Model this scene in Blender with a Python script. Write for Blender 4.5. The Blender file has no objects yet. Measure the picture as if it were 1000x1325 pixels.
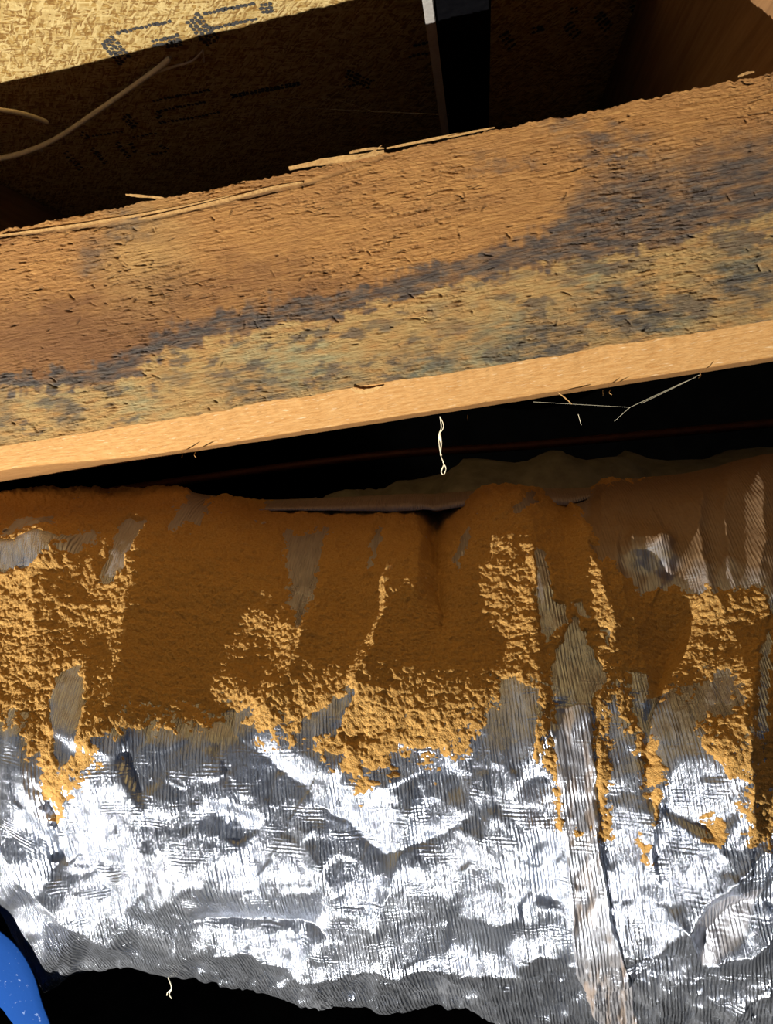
import bpy, bmesh, math, random
import numpy as np
from mathutils import Matrix, Vector

random.seed(7)
rng = np.random.default_rng(11)
S = bpy.context.scene
COL = S.collection

# ------------------------------------------------------------------ camera
# World frame: X along the timber beam, Y along the joists (away from the viewer), Z up.
W, H, F = 1000.0, 1325.0, 1003.0
CX = np.array([.98, .137, .139]); CX /= np.linalg.norm(CX)
CY = np.array([.1325, .113, -.985]); CY -= CX * CX.dot(CY); CY /= np.linalg.norm(CY)
CZ = np.cross(CX, CY)
C2W = np.stack([CX, CY, CZ])            # world = C2W @ cam
cam_data = bpy.data.cameras.new('camera')
cam = bpy.data.objects.new('camera', cam_data)
COL.objects.link(cam)
m = Matrix.Identity(4)
for i in range(3):
    for j in range(3):
        m[i][j] = float(C2W[i, j])
cam.matrix_world = m
cam_data.sensor_fit = 'HORIZONTAL'
cam_data.sensor_width = 36.0
cam_data.lens = 36.0 * F / W
cam_data.clip_start = 0.01
S.camera = cam

# ------------------------------------------------------------------ world, lamp, exposure
wd = bpy.data.worlds.new('world'); S.world = wd; wd.use_nodes = True
bg = wd.node_tree.nodes['Background']
bg.inputs[0].default_value = (.50, .68, 1.0, 1)
bg.inputs[1].default_value = 0.10
L_DIR = np.array([-.63, -.675, -.475]); L_DIR /= np.linalg.norm(L_DIR)      # towards the torch
L_DIST = 2.4
tgt = np.array([0.0, .68, -.02])
lp = tgt + L_DIR * L_DIST
ld = bpy.data.lights.new('torch', 'SPOT')
ld.energy = 640; ld.color = (1.0, .955, .88); ld.shadow_soft_size = .006
ld.spot_size = math.radians(62); ld.spot_blend = .25
lo = bpy.data.objects.new('torch', ld); COL.objects.link(lo)
lo.location = lp.tolist()
lo.rotation_euler = Vector((tgt - lp + np.array([0, 0, .1])).tolist()).to_track_quat('-Z', 'Y').to_euler()
S.view_settings.view_transform = 'Standard'
S.view_settings.look = 'None'
S.view_settings.gamma = 1.0
S.view_settings.use_curve_mapping = False
S.view_settings.exposure = 0.0

# ------------------------------------------------------------------ pixel helpers
def ray(px, py):
    c = np.stack([np.asarray(px, float) - W / 2, H / 2 - np.asarray(py, float), np.full(np.shape(px), -F)], -1)
    return c @ C2W.T
def at_y(px, py, Y):                     # the point of a pixel on the plane Y
    d = ray(px, py); return d * (np.asarray(Y) / d[..., 1])[..., None]
def at_z(px, py, Z):                     # the point of a pixel on the plane Z
    d = ray(px, py); return d * (np.asarray(Z) / d[..., 2])[..., None]
def project(P):
    c = P @ C2W
    return W / 2 + c[..., 0] * F / -c[..., 2], H / 2 - c[..., 1] * F / -c[..., 2]

# ------------------------------------------------------------------ noise
_perm = rng.permutation(512).astype(np.int64)
_ang = rng.random(512) * 2 * np.pi
def _h(ix, iy): return _perm[(_perm[ix & 511] + iy) & 511]
def perlin(x, y):
    x = np.asarray(x, float); y = np.asarray(y, float)
    xi = np.floor(x).astype(np.int64); yi = np.floor(y).astype(np.int64)
    xf = x - xi; yf = y - yi
    u = xf ** 3 * (xf * (xf * 6 - 15) + 10); v = yf ** 3 * (yf * (yf * 6 - 15) + 10)
    def g(i, j):
        a = _ang[_h(xi + i, yi + j)]
        return np.cos(a) * (xf - i) + np.sin(a) * (yf - j)
    return ((g(0, 0) * (1 - u) + g(1, 0) * u) * (1 - v) + (g(0, 1) * (1 - u) + g(1, 1) * u) * v) * 1.5
def fbm(x, y, o=4, r=.5):
    s = 0; a = 1
    for k in range(o):
        s = s + a * perlin(x * 2 ** k + 17.3 * k, y * 2 ** k + 9.1 * k); a *= r
    return s
def facets(x, y, seed=0, sharp=9.0):     # crumpled sheet: every cell a tilted plane, creased where cells meet
    x = np.asarray(x, float); y = np.asarray(y, float)
    xi = np.floor(x).astype(np.int64); yi = np.floor(y).astype(np.int64)
    num = np.zeros_like(x); den = np.zeros_like(x)
    for i in (-1, 0, 1):
        for j in (-1, 0, 1):
            h = _h(xi + i + seed, yi + j + 3 * seed)
            jx = xi + i + .5 + .8 * (_ang[h] / 6.2832 - .5); jy = yi + j + .5 + .8 * (_ang[(h + 101) & 511] / 6.2832 - .5)
            dx = x - jx; dy = y - jy
            w = np.exp(-sharp * (dx * dx + dy * dy))
            a = _ang[(h + 57) & 511]; q = _ang[(h + 211) & 511] / 6.2832
            num += w * (dx * np.cos(a) * .9 + dy * np.sin(a) * .9 + (q - .5) * .12); den += w
    return num / den
def sstep(a, b, x):
    t = np.clip((x - a) / (b - a), 0, 1); return t * t * (3 - 2 * t)

def polydist(px, py, pts):               # distance, signed distance (+ = right of travel), fraction along
    best = np.full(px.shape, 1e9); sd = np.zeros(px.shape); fr = np.zeros(px.shape)
    pts = np.array(pts, float)
    L = np.r_[0, np.cumsum(np.hypot(*np.diff(pts, axis=0).T))]
    for k in range(len(pts) - 1):
        a, b = pts[k], pts[k + 1]; ab = b - a; l2 = ab.dot(ab)
        t = np.clip(((px - a[0]) * ab[0] + (py - a[1]) * ab[1]) / l2, 0, 1)
        dx = px - a[0] - t * ab[0]; dy = py - a[1] - t * ab[1]
        d = np.hypot(dx, dy); s = np.where(ab[0] * dy - ab[1] * dx < 0, 1.0, -1.0)  # going down the picture: + is picture-right
        k_ = d < best
        best = np.where(k_, d, best); sd = np.where(k_, d * s, sd); fr = np.where(k_, (L[k] + t * (L[k + 1] - L[k])) / L[-1], fr)
    return best, sd, fr
def polysdf(px, py, pts):                # negative inside
    pts = list(pts) + [pts[0]]
    d, _, _ = polydist(px, py, pts)
    ins = np.zeros(px.shape, bool)
    for (x0, y0), (x1, y1) in zip(pts[:-1], pts[1:]):
        if y0 == y1: continue
        c = ((y0 > py) != (y1 > py)) & (px < (x1 - x0) * (py - y0) / (y1 - y0) + x0)
        ins ^= c
    return np.where(ins, -d, d)

# ------------------------------------------------------------------ mesh / object helpers
def link(name, me, mat=None, parent=None):
    o = bpy.data.objects.new(name, me); COL.objects.link(o)
    if mat: me.materials.append(mat)
    if parent is not None: o.parent = parent
    return o
def tag(o, label=None, cat=None, group=None, kind=None):
    if label: o['label'] = label
    if cat: o['category'] = cat
    if group: o['group'] = group
    if kind: o['kind'] = kind
    return o
def mesh_np(name, V, Q, attrs=None, smooth=True):
    me = bpy.data.meshes.new(name)
    V = np.ascontiguousarray(V, np.float32); Q = np.ascontiguousarray(Q, np.int32)
    n = Q.shape[1]
    me.vertices.add(len(V)); me.vertices.foreach_set('co', V.ravel())
    me.loops.add(Q.size); me.loops.foreach_set('vertex_index', Q.ravel())
    me.polygons.add(len(Q))
    me.polygons.foreach_set('loop_start', np.arange(0, Q.size, n, dtype=np.int32))
    me.polygons.foreach_set('use_smooth', np.full(len(Q), smooth))
    for k, a in (attrs or {}).items():
        a = np.ascontiguousarray(a, np.float32)
        if a.ndim == 1:
            t = me.attributes.new(k, 'FLOAT', 'POINT'); t.data.foreach_set('value', a)
        else:
            t = me.attributes.new(k, 'FLOAT_VECTOR', 'POINT'); t.data.foreach_set('vector', a.ravel())
    me.update(); me.validate()
    return me
def grid_quads(ny, nx, wrap_y=False):
    iy, ix = np.meshgrid(np.arange(ny if wrap_y else ny - 1), np.arange(nx - 1), indexing='ij')
    j = (iy + 1) % ny
    return np.stack([iy * nx + ix, j * nx + ix, j * nx + ix + 1, iy * nx + ix + 1], -1).reshape(-1, 4)
def tube(pts, rad, n=8):                 # swept tube: vertices, quads
    pts = np.array(pts, float); rad = np.broadcast_to(np.asarray(rad, float), (len(pts),))
    T = np.gradient(pts, axis=0); T /= np.linalg.norm(T, axis=1)[:, None]
    ref = np.array([.31, .62, .72]); V = []
    for p, t, r in zip(pts, T, rad):
        u = np.cross(t, ref); u /= np.linalg.norm(u); v = np.cross(t, u)
        a = np.linspace(0, 2 * np.pi, n, endpoint=False)
        V.append(p + r * (np.cos(a)[:, None] * u + np.sin(a)[:, None] * v))
    V = np.concatenate(V); Q = []
    for k in range(len(pts) - 1):
        for i in range(n):
            Q.append((k * n + i, k * n + (i + 1) % n, (k + 1) * n + (i + 1) % n, (k + 1) * n + i))
    return V, np.array(Q)
def tubes_mesh(name, lst):
    Vs, Qs, o = [], [], 0
    for V, Q in lst:
        Vs.append(V); Qs.append(Q + o); o += len(V)
    return mesh_np(name, np.concatenate(Vs), np.concatenate(Qs))
def smoothline(pts, n):                  # Catmull-Rom through points
    p = np.array(pts, float); p = np.vstack([2 * p[0] - p[1], p, 2 * p[-1] - p[-2]])
    out = []; m_ = len(p) - 3
    for q in np.linspace(0, m_, n):
        k = min(int(q), m_ - 1); t = q - k; a, b, c, d = p[k:k + 4]
        out.append(.5 * (2 * b + (c - a) * t + (2 * a - 5 * b + 4 * c - d) * t * t + (3 * b - a - 3 * c + d) * t ** 3))
    return np.array(out)
def box_mesh(name, lo_, hi_, bevel=.002):
    bm = bmesh.new(); bmesh.ops.create_cube(bm, size=1)
    lo_ = np.array(lo_); hi_ = np.array(hi_)
    for v in bm.verts: v.co = Vector(((lo_ + hi_) / 2 + np.array(v.co) * (hi_ - lo_)).tolist())
    if bevel: bmesh.ops.bevel(bm, geom=bm.edges[:], offset=bevel, segments=2, affect='EDGES')
    me = bpy.data.meshes.new(name); bm.to_mesh(me); bm.free(); return me

# ------------------------------------------------------------------ materials
class N:
    def __init__(s, name):
        s.m = bpy.data.materials.new(name); s.m.use_nodes = True
        s.t = s.m.node_tree; s.b = s.t.nodes['Principled BSDF']; s.out = s.t.nodes['Material Output']
    def n(s, typ, **kw):
        nd = s.t.nodes.new(typ)
        for k, v in kw.items():
            if k in nd.inputs: s.set(nd.inputs[k], v)
            else: setattr(nd, k, v)
        return nd
    def set(s, sock, v):
        if isinstance(v, bpy.types.NodeSocket): s.t.links.new(v, sock)
        else: sock.default_value = v
    def math(s, op, a, b=None, c=None, clamp=False):
        nd = s.t.nodes.new('ShaderNodeMath'); nd.operation = op; nd.use_clamp = clamp
        for i, v in enumerate((a, b, c)):
            if v is not None: s.set(nd.inputs[i], v)
        return nd.outputs[0]
    def mix(s, f, a, b, mode='MIX'):
        nd = s.t.nodes.new('ShaderNodeMix'); nd.data_type = 'RGBA'; nd.blend_type = mode; nd.clamp_factor = True
        s.set(nd.inputs[0], f); s.set(nd.inputs[6], a if not isinstance(a, tuple) else (*a, 1)); s.set(nd.inputs[7], b if not isinstance(b, tuple) else (*b, 1))
        return nd.outputs[2]
    def attr(s, name, vec=False):
        nd = s.t.nodes.new('ShaderNodeAttribute'); nd.attribute_name = name
        return nd.outputs['Vector'] if vec else nd.outputs['Fac']
    def mapping(s, vec, scale=(1, 1, 1), rot=(0, 0, 0), loc=(0, 0, 0)):
        nd = s.n('ShaderNodeMapping'); s.set(nd.inputs[0], vec); nd.inputs['Scale'].default_value = scale; nd.inputs['Rotation'].default_value = rot; nd.inputs['Location'].default_value = loc
        return nd.outputs[0]
    def noise(s, vec, scale, detail=4, rough=.55, out=0):
        nd = s.n('ShaderNodeTexNoise'); s.set(nd.inputs['Vector'], vec); nd.inputs['Scale'].default_value = scale
        nd.inputs['Detail'].default_value = detail; nd.inputs['Roughness'].default_value = rough
        return nd.outputs[out]
    def ramp(s, f, *stops):
        nd = s.n('ShaderNodeValToRGB'); s.set(nd.inputs[0], f); e = nd.color_ramp.elements
        while len(e) < len(stops): e.new(.5)
        for el, (p, c) in zip(e, stops): el.position = p; el.color = (*c, 1) if isinstance(c, tuple) else (c, c, c, 1)
        return nd.outputs[0]
    def bump(s, h, dist, strength=1.0):
        nd = s.n('ShaderNodeBump'); s.set(nd.inputs['Height'], h); nd.inputs['Distance'].default_value = dist; nd.inputs['Strength'].default_value = strength
        return nd.outputs[0]
    def coord(s, which='Object'):
        return s.n('ShaderNodeTexCoord').outputs[which]
    def fin(s, color=None, rough=None, metal=None, normal=None, spec=None):
        for k, v in (('Base Color', color), ('Roughness', rough), ('Metallic', metal), ('Normal', normal), ('Specular IOR Level', spec)):
            if v is not None: s.set(s.b.inputs[k], (*v, 1) if isinstance(v, tuple) else v)
        return s.m

def mat_simple(name, c1, c2, scale=60, rough=.8, metal=0.0, bump=.0006, spec=.3):
    n = N(name); co = n.coord(); f = n.noise(co, scale, 5, .6)
    return n.fin(n.mix(n.ramp(f, (.3, 0.0), (.7, 1.0)), c1, c2), rough, metal, n.bump(f, bump), spec)

def mat_beam():
    n = N('weathered_timber'); v = n.attr('st', True)                 # metres along / across the grain
    fib = n.noise(n.mapping(v, (45, 600, 1)), 1, 6, .65)
    wide = n.noise(n.mapping(v, (9, 60, 1)), 1, 4, .55)
    fine = n.noise(n.mapping(v, (300, 1800, 1)), 1, 3, .6)
    base = n.mix(n.ramp(fib, (.3, 0.0), (.7, 1.0)), (.20, .085, .024), (.40, .215, .068))
    base = n.mix(n.ramp(wide, (.35, 0.0), (.72, .55)), base, (.22, .105, .037))
    base = n.mix(n.math('MULTIPLY', n.attr('bleach'), .85), base, n.mix(fib, (.20, .125, .045), (.40, .285, .115)))
    base = n.mix(n.math('MULTIPLY', n.attr('red'), .75), base, n.mix(fib, (.060, .025, .013), (.135, .062, .028)))
    base = n.mix(n.attr('green'), base, n.mix(fib, (.12, .12, .066), (.28, .27, .155)))
    base = n.mix(n.math('MULTIPLY', n.attr('stain'), .93), base, n.mix(n.ramp(fib, (.35, 0.0), (.7, 1.0)), (.018, .018, .022), (.095, .085, .072)))
    fresh = n.mix(n.ramp(n.noise(n.mapping(v, (60, 380, 1)), 1, 5, .6), (.3, 0.0), (.7, 1.0)), (.36, .175, .050), (.50, .29, .11))
    fresh = n.mix(n.ramp(n.noise(n.mapping(v, (90, 420, 1), loc=(3, 8, 0)), 1, 3, .5), (.62, 0.0), (.72, .7)), fresh, (.60, .45, .27))
    fresh = n.mix(n.ramp(fine, (.6, 0.0), (.75, .5)), fresh, (.24, .095, .033))
    col = n.mix(n.attr('fresh'), base, fresh)
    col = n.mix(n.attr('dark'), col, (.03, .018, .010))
    hgt = n.math('ADD', n.math('MULTIPLY', fib, 1.0), n.math('MULTIPLY', fine, .5))
    return n.fin(col, .85, 0.0, n.bump(hgt, .0016, 1.0), .2)

def mat_wood(name, c1, c2, axis='Y'):
    n = N(name); co = n.coord()
    sc = {'X': (6, 90, 90), 'Y': (90, 6, 90)}[axis]
    f = n.noise(n.mapping(co, sc), 1, 6, .6)
    return n.fin(n.mix(n.ramp(f, (.3, 0.0), (.7, 1.0)), c1, c2), .85, 0.0, n.bump(f, .001), .2)

def mat_particle():
    n = N('particle_board'); co = n.coord()
    col = None; hs = None
    warp = n.noise(co, 90, 2, .5, out=1)
    for k, (rot, sc, lc) in enumerate(((.35, (55, 330, 1), (0, 0, 0)), (1.25, (60, 360, 1), (3, 1, 0)), (2.2, (55, 330, 1), (7, 5, 0)), (2.85, (48, 300, 1), (1, 9, 0)), (.9, (70, 420, 1), (5, 2, 0)))):
        vv = n.n('ShaderNodeVectorMath', operation='MULTIPLY_ADD'); n.set(vv.inputs[0], warp); vv.inputs[1].default_value = (.006, .006, 0); n.set(vv.inputs[2], co)
        r_ = n.n('ShaderNodeVectorRotate', rotation_type='Z_AXIS'); n.set(r_.inputs['Vector'], vv.outputs[0]); r_.inputs['Angle'].default_value = rot
        vo = n.n('ShaderNodeTexVoronoi', voronoi_dimensions='2D'); n.set(vo.inputs['Vector'], n.mapping(r_.outputs[0], sc, (0, 0, 0), lc)); vo.inputs['Scale'].default_value = 1.0
        sp_ = n.n('ShaderNodeSeparateColor'); n.set(sp_.inputs[0], vo.outputs['Color']); f = sp_.outputs[0]
        s_ = n.ramp(f, (.72, 0.0), (.75, 1.0)); d_ = n.ramp(f, (.13, 1.0), (.15, 0.0))
        if col is None: col = n.mix(n.noise(co, 25, 4), (.42, .25, .068), (.52, .33, .10))
        col = n.mix(n.math('MULTIPLY', s_, .8), col, n.mix(sp_.outputs[1], (.50, .33, .11), (.80, .62, .28)))
        col = n.mix(n.math('MULTIPLY', d_, .65), col, (.24, .12, .030))
        hs = f if hs is None else n.math('ADD', hs, f)
    return n.fin(col, .85, 0.0, n.bump(hs, .0007, .5), .2)

def mat_foil():
    n = N('woven_foil'); v = n.attr('st', True); film = n.attr('film')
    warp = n.noise(n.mapping(v, (60, 14, 1)), 1, 3, .6); warp2 = n.noise(n.mapping(v, (18, 60, 1), loc=(2, 6, 0)), 1, 3, .6)
    sep = n.n('ShaderNodeSeparateXYZ'); n.set(sep.inputs[0], v)
    def thread(c, period, amt, wp):
        ph = n.math('ADD', n.math('MULTIPLY', c, 6.2832 / period), n.math('MULTIPLY', wp, amt))
        return n.math('SINE', ph)
    tv = thread(sep.outputs[0], .0029, 15.0, warp); th_ = thread(sep.outputs[1], .0029, 9.0, warp2)
    amp_v = n.ramp(n.noise(n.mapping(v, (140, 40, 1)), 1, 4, .65), (.36, .15), (.62, 1.1))
    amp_h = n.ramp(n.noise(n.mapping(v, (26, 60, 1), loc=(4, 4, 0)), 1, 4, .6), (.53, 0.0), (.74, .42))
    cr = n.noise(n.mapping(v, (430, 34, 1)), 1, 5, .62)
    cr2 = n.noise(n.mapping(v, (60, 50, 1)), 1, 5, .6)
    h = n.math('ADD', n.math('MULTIPLY', tv, amp_v), n.math('MULTIPLY', th_, amp_h))
    h = n.math('ADD', h, n.math('MULTIPLY', cr, 4.2))
    h = n.math('ADD', h, n.math('MULTIPLY', cr2, 1.0))
    nrm = n.bump(n.math('MULTIPLY', h, n.math('SUBTRACT', 1.0, n.math('MULTIPLY', film, .75))), .00075, 1.0)
    grime = n.ramp(n.noise(n.mapping(v, (14, 14, 1)), 1, 6, .7), (.5, 0.0), (.8, .22))
    fl = n.math('ADD', film, grime, clamp=True)
    n.fin(n.mix(grime, (.39, .425, .50), (.32, .31, .29)), n.math('ADD', .23, n.math('MULTIPLY', fl, .25)), 1.0, nrm)
    df = n.n('ShaderNodeBsdfDiffuse'); n.set(df.inputs[0], n.mix(film, (.47, .49, .53), n.mix(n.noise(v, 300, 4), (.13, .068, .022), (.24, .14, .053)))); n.set(df.inputs['Normal'], nrm)
    ms = n.n('ShaderNodeMixShader'); n.set(ms.inputs[0], n.math('ADD', .08, n.math('MULTIPLY', fl, .78), clamp=True))
    n.set(ms.inputs[1], n.b.outputs[0]); n.set(ms.inputs[2], df.outputs[0]); n.set(n.out.inputs[0], ms.outputs[0])
    return n.m

def mat_dust():
    n = N('wood_dust'); v = n.attr('st', True)
    a = n.noise(v, 420, 4, .6); b = n.noise(v, 1100, 2, .6); c = n.noise(v, 14, 4, .6)
    col = n.mix(n.ramp(a, (.3, 0.0), (.7, 1.0)), (.35, .180, .045), (.50, .305, .100))
    col = n.mix(n.ramp(c, (.4, 0.0), (.7, .35)), col, (.37, .19, .050))
    col = n.mix(n.ramp(b, (.60, 0.0), (.70, .55)), col, (.62, .46, .22))
    return n.fin(col, .95, 0.0, n.bump(n.math('ADD', a, b), .0017, 1.0), .1)

M_beam = mat_beam(); M_board = mat_particle(); M_foil = mat_foil(); M_dust = mat_dust()
M_joist = mat_wood('dark_joist_wood', (.20, .10, .040), (.34, .18, .075))
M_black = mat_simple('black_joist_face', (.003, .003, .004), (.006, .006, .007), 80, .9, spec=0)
M_lip = mat_simple('pale_edge', (.36, .34, .31), (.46, .44, .41), 200, .8)
M_ink = mat_simple('grey_ink', (.05, .048, .048), (.10, .095, .088), 400, .9, bump=.0001, spec=0)
M_fresh = mat_simple('fresh_splinter', (.42, .24, .08), (.56, .36, .15), 300, .85)
M_split = mat_simple('raw_splinter', (.24, .125, .042), (.46, .29, .11), 300, .85)
M_root = mat_simple('dry_root', (.58, .46, .31), (.76, .64, .46), 200, .85)
M_web = mat_simple('cobweb', (.62, .55, .38), (.80, .74, .56), 300, .8)
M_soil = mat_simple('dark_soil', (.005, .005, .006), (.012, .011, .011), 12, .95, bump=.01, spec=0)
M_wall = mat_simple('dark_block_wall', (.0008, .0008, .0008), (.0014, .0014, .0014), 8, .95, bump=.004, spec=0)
M_backduct = mat_simple('dusty_foil', (.14, .12, .095), (.24, .21, .165), 40, .6, .35)
M_pipe = mat_simple('dull_copper', (.05, .013, .008), (.08, .022, .013), 60, .55, .4)
def mat_blue():
    n = N('blue_plastic'); co = n.coord()
    sp = n.ramp(n.noise(co, 260, 2, .5), (.66, 0.0), (.72, .6)); big = n.noise(co, 18, 3)
    col = n.mix(n.math('MULTIPLY', sp, .5), n.mix(big, (.002, .026, .125), (.003, .035, .165)), (.28, .36, .52))
    return n.fin(col, .8, 0.0, n.bump(n.noise(co, 220, 3), .0002), .05)
M_blue = mat_blue()

# ------------------------------------------------------------------ key dimensions
YB = .72                                   # front face of the beam
Z_TOP = float(at_y(np.array(500.), np.array(197.), YB)[2])
Z_EDGE = float(at_y(np.array(500.), np.array(496.), YB)[2])
CH = float(Z_EDGE - at_y(np.array(500.), np.array(541.), YB + .03)[2])
BEAM_T = .20  # unseen depth, made thick to block torch light between beam and duct
ZC = .606                                  # underside of the subfloor

# ------------------------------------------------------------------ structure
ceil = link('ceiling', box_mesh('ceiling', (-4.5, -.1, ZC), (3.5, 3.0, ZC + .019), 0), M_board); tag(ceil, kind='structure')
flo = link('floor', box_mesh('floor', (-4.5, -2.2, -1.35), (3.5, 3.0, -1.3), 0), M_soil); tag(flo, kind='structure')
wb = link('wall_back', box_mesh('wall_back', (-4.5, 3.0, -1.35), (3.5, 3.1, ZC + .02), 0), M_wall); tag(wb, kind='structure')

def ink(name, segs):
    """printed strokes: (x0,y0,x1,y1,width px) drawn as little dots on the board"""
    V, Q = [], []
    for x0, y0, x1, y1, w, rows in segs:
        L = math.hypot(x1 - x0, y1 - y0); nx = max(2, int(L / 5.0)); ux, uy = (x1 - x0) / L, (y1 - y0) / L
        for r in range(rows):
            off = (r - (rows - 1) / 2) * w / max(rows, 1)
            for k in range(nx):
                t = (k + .5) / nx * L
                px = x0 + ux * t - uy * off + random.uniform(-.7, .7); py = y0 + uy * t + ux * off + random.uniform(-.7, .7)
                p = at_z(np.array(px), np.array(py), ZC - .0006); rr = random.uniform(2.4, 3.7) * .00112
                b = len(V); nn = 7
                for q in range(nn):
                    a = q * 2 * math.pi / nn; r_ = rr * random.uniform(.7, 1.15)
                    V.append(p + np.array([r_ * math.cos(a), r_ * 1.5 * math.sin(a), 0]))
                Q.append([b + q for q in range(nn)])
    o = link(name, mesh_np(name, np.array(V), np.array(Q), smooth=False), M_ink, ceil)
    return o
ink('printed_letter', [(137, 51, 162, 80, 20, 4), (150, 43, 222, 27, 4, 1), (196, 57, 232, 49, 12, 2), (215, 60, 236, 56, 8, 2)])
ink('printed_letter', [(248, 22, 276, 56, 22, 4), (264, 18, 330, 4, 5, 1), (274, 37, 333, 24, 6, 1), (336, 12, 353, 9, 15, 3)])
DARK = [[(196, 131, 272, 116, 4, 1)], [(202, 144, 266, 132, 4, 1), (206, 160, 285, 145, 4, 1), (202, 143, 210, 160, 8, 2)],
        [(298, 125, 388, 108, 5, 2)], [(160, 150, 176, 164, 12, 3)], [(112, 177, 160, 170, 4, 1), (104, 172, 114, 178, 8, 2)],
        [(84, 196, 106, 220, 7, 2)], [(118, 191, 138, 212, 6, 2)], [(150, 184, 168, 205, 6, 2)], [(170, 178, 204, 172, 4, 1), (168, 184, 176, 198, 6, 2), (190, 201, 216, 196, 5, 1), (206, 187, 218, 196, 7, 2)],
        [(448, 95, 480, 110, 14, 3), (444, 113, 486, 104, 4, 1)], [(535, 60, 565, 52, 5, 1), (528, 74, 566, 66, 4, 1)],
        [(650, 42, 664, 62, 14, 3)], [(688, 40, 704, 36, 9, 2)], [(733, 30, 747, 48, 16, 3), (738, 14, 748, 12, 8, 2)], [(772, 18, 788, 38, 16, 3)], [(815, 12, 834, 5, 8, 2)], [(858, 5, 868, 22, 14, 3)]]
for s in DARK: ink('printed_letter', s)

def joist(name, x0, x1, z0, mat, label, y0=YB - .02):
    o = link(name, box_mesh(name, (x0, y0, z0), (x1, 2.98, ZC - .0005), .003), mat)
    return tag(o, label, 'joist', kind=None)
jr = joist('floor_joist', .318, .36, Z_TOP + .001, M_joist, 'brown floor joist whose sunlit corner shows at the upper right edge', .30)
jl = joist('floor_joist', -.90, -.86, Z_TOP + .001, M_joist, 'dim brown floor joist at the upper left, behind the pale dry root', YB + .02)
zl = .487
xl, xr = float(at_z(np.array(565.), np.array(38.), zl)[0]), float(at_z(np.array(635.), np.array(38.), zl)[0])
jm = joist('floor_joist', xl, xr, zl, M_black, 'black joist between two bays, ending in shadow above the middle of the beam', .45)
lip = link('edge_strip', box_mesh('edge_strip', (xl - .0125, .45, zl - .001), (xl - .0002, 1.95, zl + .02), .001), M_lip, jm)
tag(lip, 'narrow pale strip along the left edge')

# ------------------------------------------------------------------ the timber beam
NX = 900
xa = float(at_y(np.array(-70.), np.array(400.), YB)[0]); xb = float(at_y(np.array(1080.), np.array(300.), YB)[0])
xs = np.concatenate([np.linspace(-1.85, xa, 50, endpoint=False), np.linspace(xa, xb, NX), np.linspace(xb, 1.55, 41)[1:]])
XOFF = 50; NV = NX; NX = len(xs)
def rows_lin(a, b, n): return np.linspace(a, b, n, endpoint=False)
prof, nrmp, zone = [], [], []
hh = Z_TOP - Z_EDGE
for t in rows_lin(0, 1, 14): prof.append((YB + BEAM_T * (1 - t), Z_TOP)); nrmp.append((0, 1)); zone.append(0)
for t in rows_lin(0, 1, 290): prof.append((YB, Z_TOP - hh * t)); nrmp.append((-1, 0)); zone.append(1)
for t in rows_lin(0, 1, 46): prof.append((YB + .030 * t, Z_EDGE - CH * t)); nrmp.append((-.72, -.69)); zone.append(2)
for t in rows_lin(0, 1, 14): prof.append((YB + .03 + (BEAM_T - .03) * t, Z_EDGE - CH)); nrmp.append((0, -1)); zone.append(3)
for t in rows_lin(0, 1, 8): prof.append((YB + BEAM_T, Z_EDGE - CH + (hh + CH) * t)); nrmp.append((1, 0)); zone.append(4)
prof = np.array(prof); nrmp = np.array(nrmp); zone = np.array(zone)
arc = np.r_[0, np.cumsum(np.hypot(*np.diff(prof, axis=0).T))]
NY = len(prof)
X, R = np.meshgrid(xs, arc); Zn = np.repeat(zone[:, None], NX, 1)
P = np.stack([X, np.repeat(prof[:, :1], NX, 1), np.repeat(prof[:, 1:], NX, 1)], -1)
bx, by = project(P)
mx, mr = X * 1000, R * 1000                # millimetres
Nb = np.stack([np.zeros_like(X), np.repeat(nrmp[:, :1], NX, 1), np.repeat(nrmp[:, 1:], NX, 1)], -1)
wv = 2.2 * perlin(mx / 60, mr / 25) + .9 * perlin(mx / 14, mr / 9)
g1 = fbm(mx / 22, (mr + wv) / 2.2, 3, .55); g2 = fbm(mx / 9 + 50, (mr + wv) / 1.3, 3, .6); g3 = perlin(mx / 70, mr / 7)
rough = sstep(-.6, .5, fbm(mx / 110 + 4, mr / 55, 2))
def shingle(per, seed, gx, gr):          # torn grain: broken little terraces, each ending in a sharp ledge
    ph = (mr + 1.4 * wv + .8 * fbm(mx / 6 + seed, mr / 5, 2)) / per + seed
    fr_ = ph - np.floor(ph); k_ = np.floor(ph)
    gate = sstep(-.15, .55, perlin(mx / gx + 7.7 * seed, k_ * .73 + 3 * seed) + .3 * perlin(mx / 3, k_ * .9 + seed))
    return (fr_ ** 1.3 - .5) * gate * (1 - sstep(.88, 1.0, fr_))
sh1 = shingle(3.6, 1.3, 15, 4); sh2 = shingle(1.9, 5.1, 9, 3)
d_w = (2.5 * sh1 + 1.4 * sh2 - .65 * np.abs(g1) - .50 * np.abs(g2) + .30 * g3) * (.55 + .75 * rough)
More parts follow.
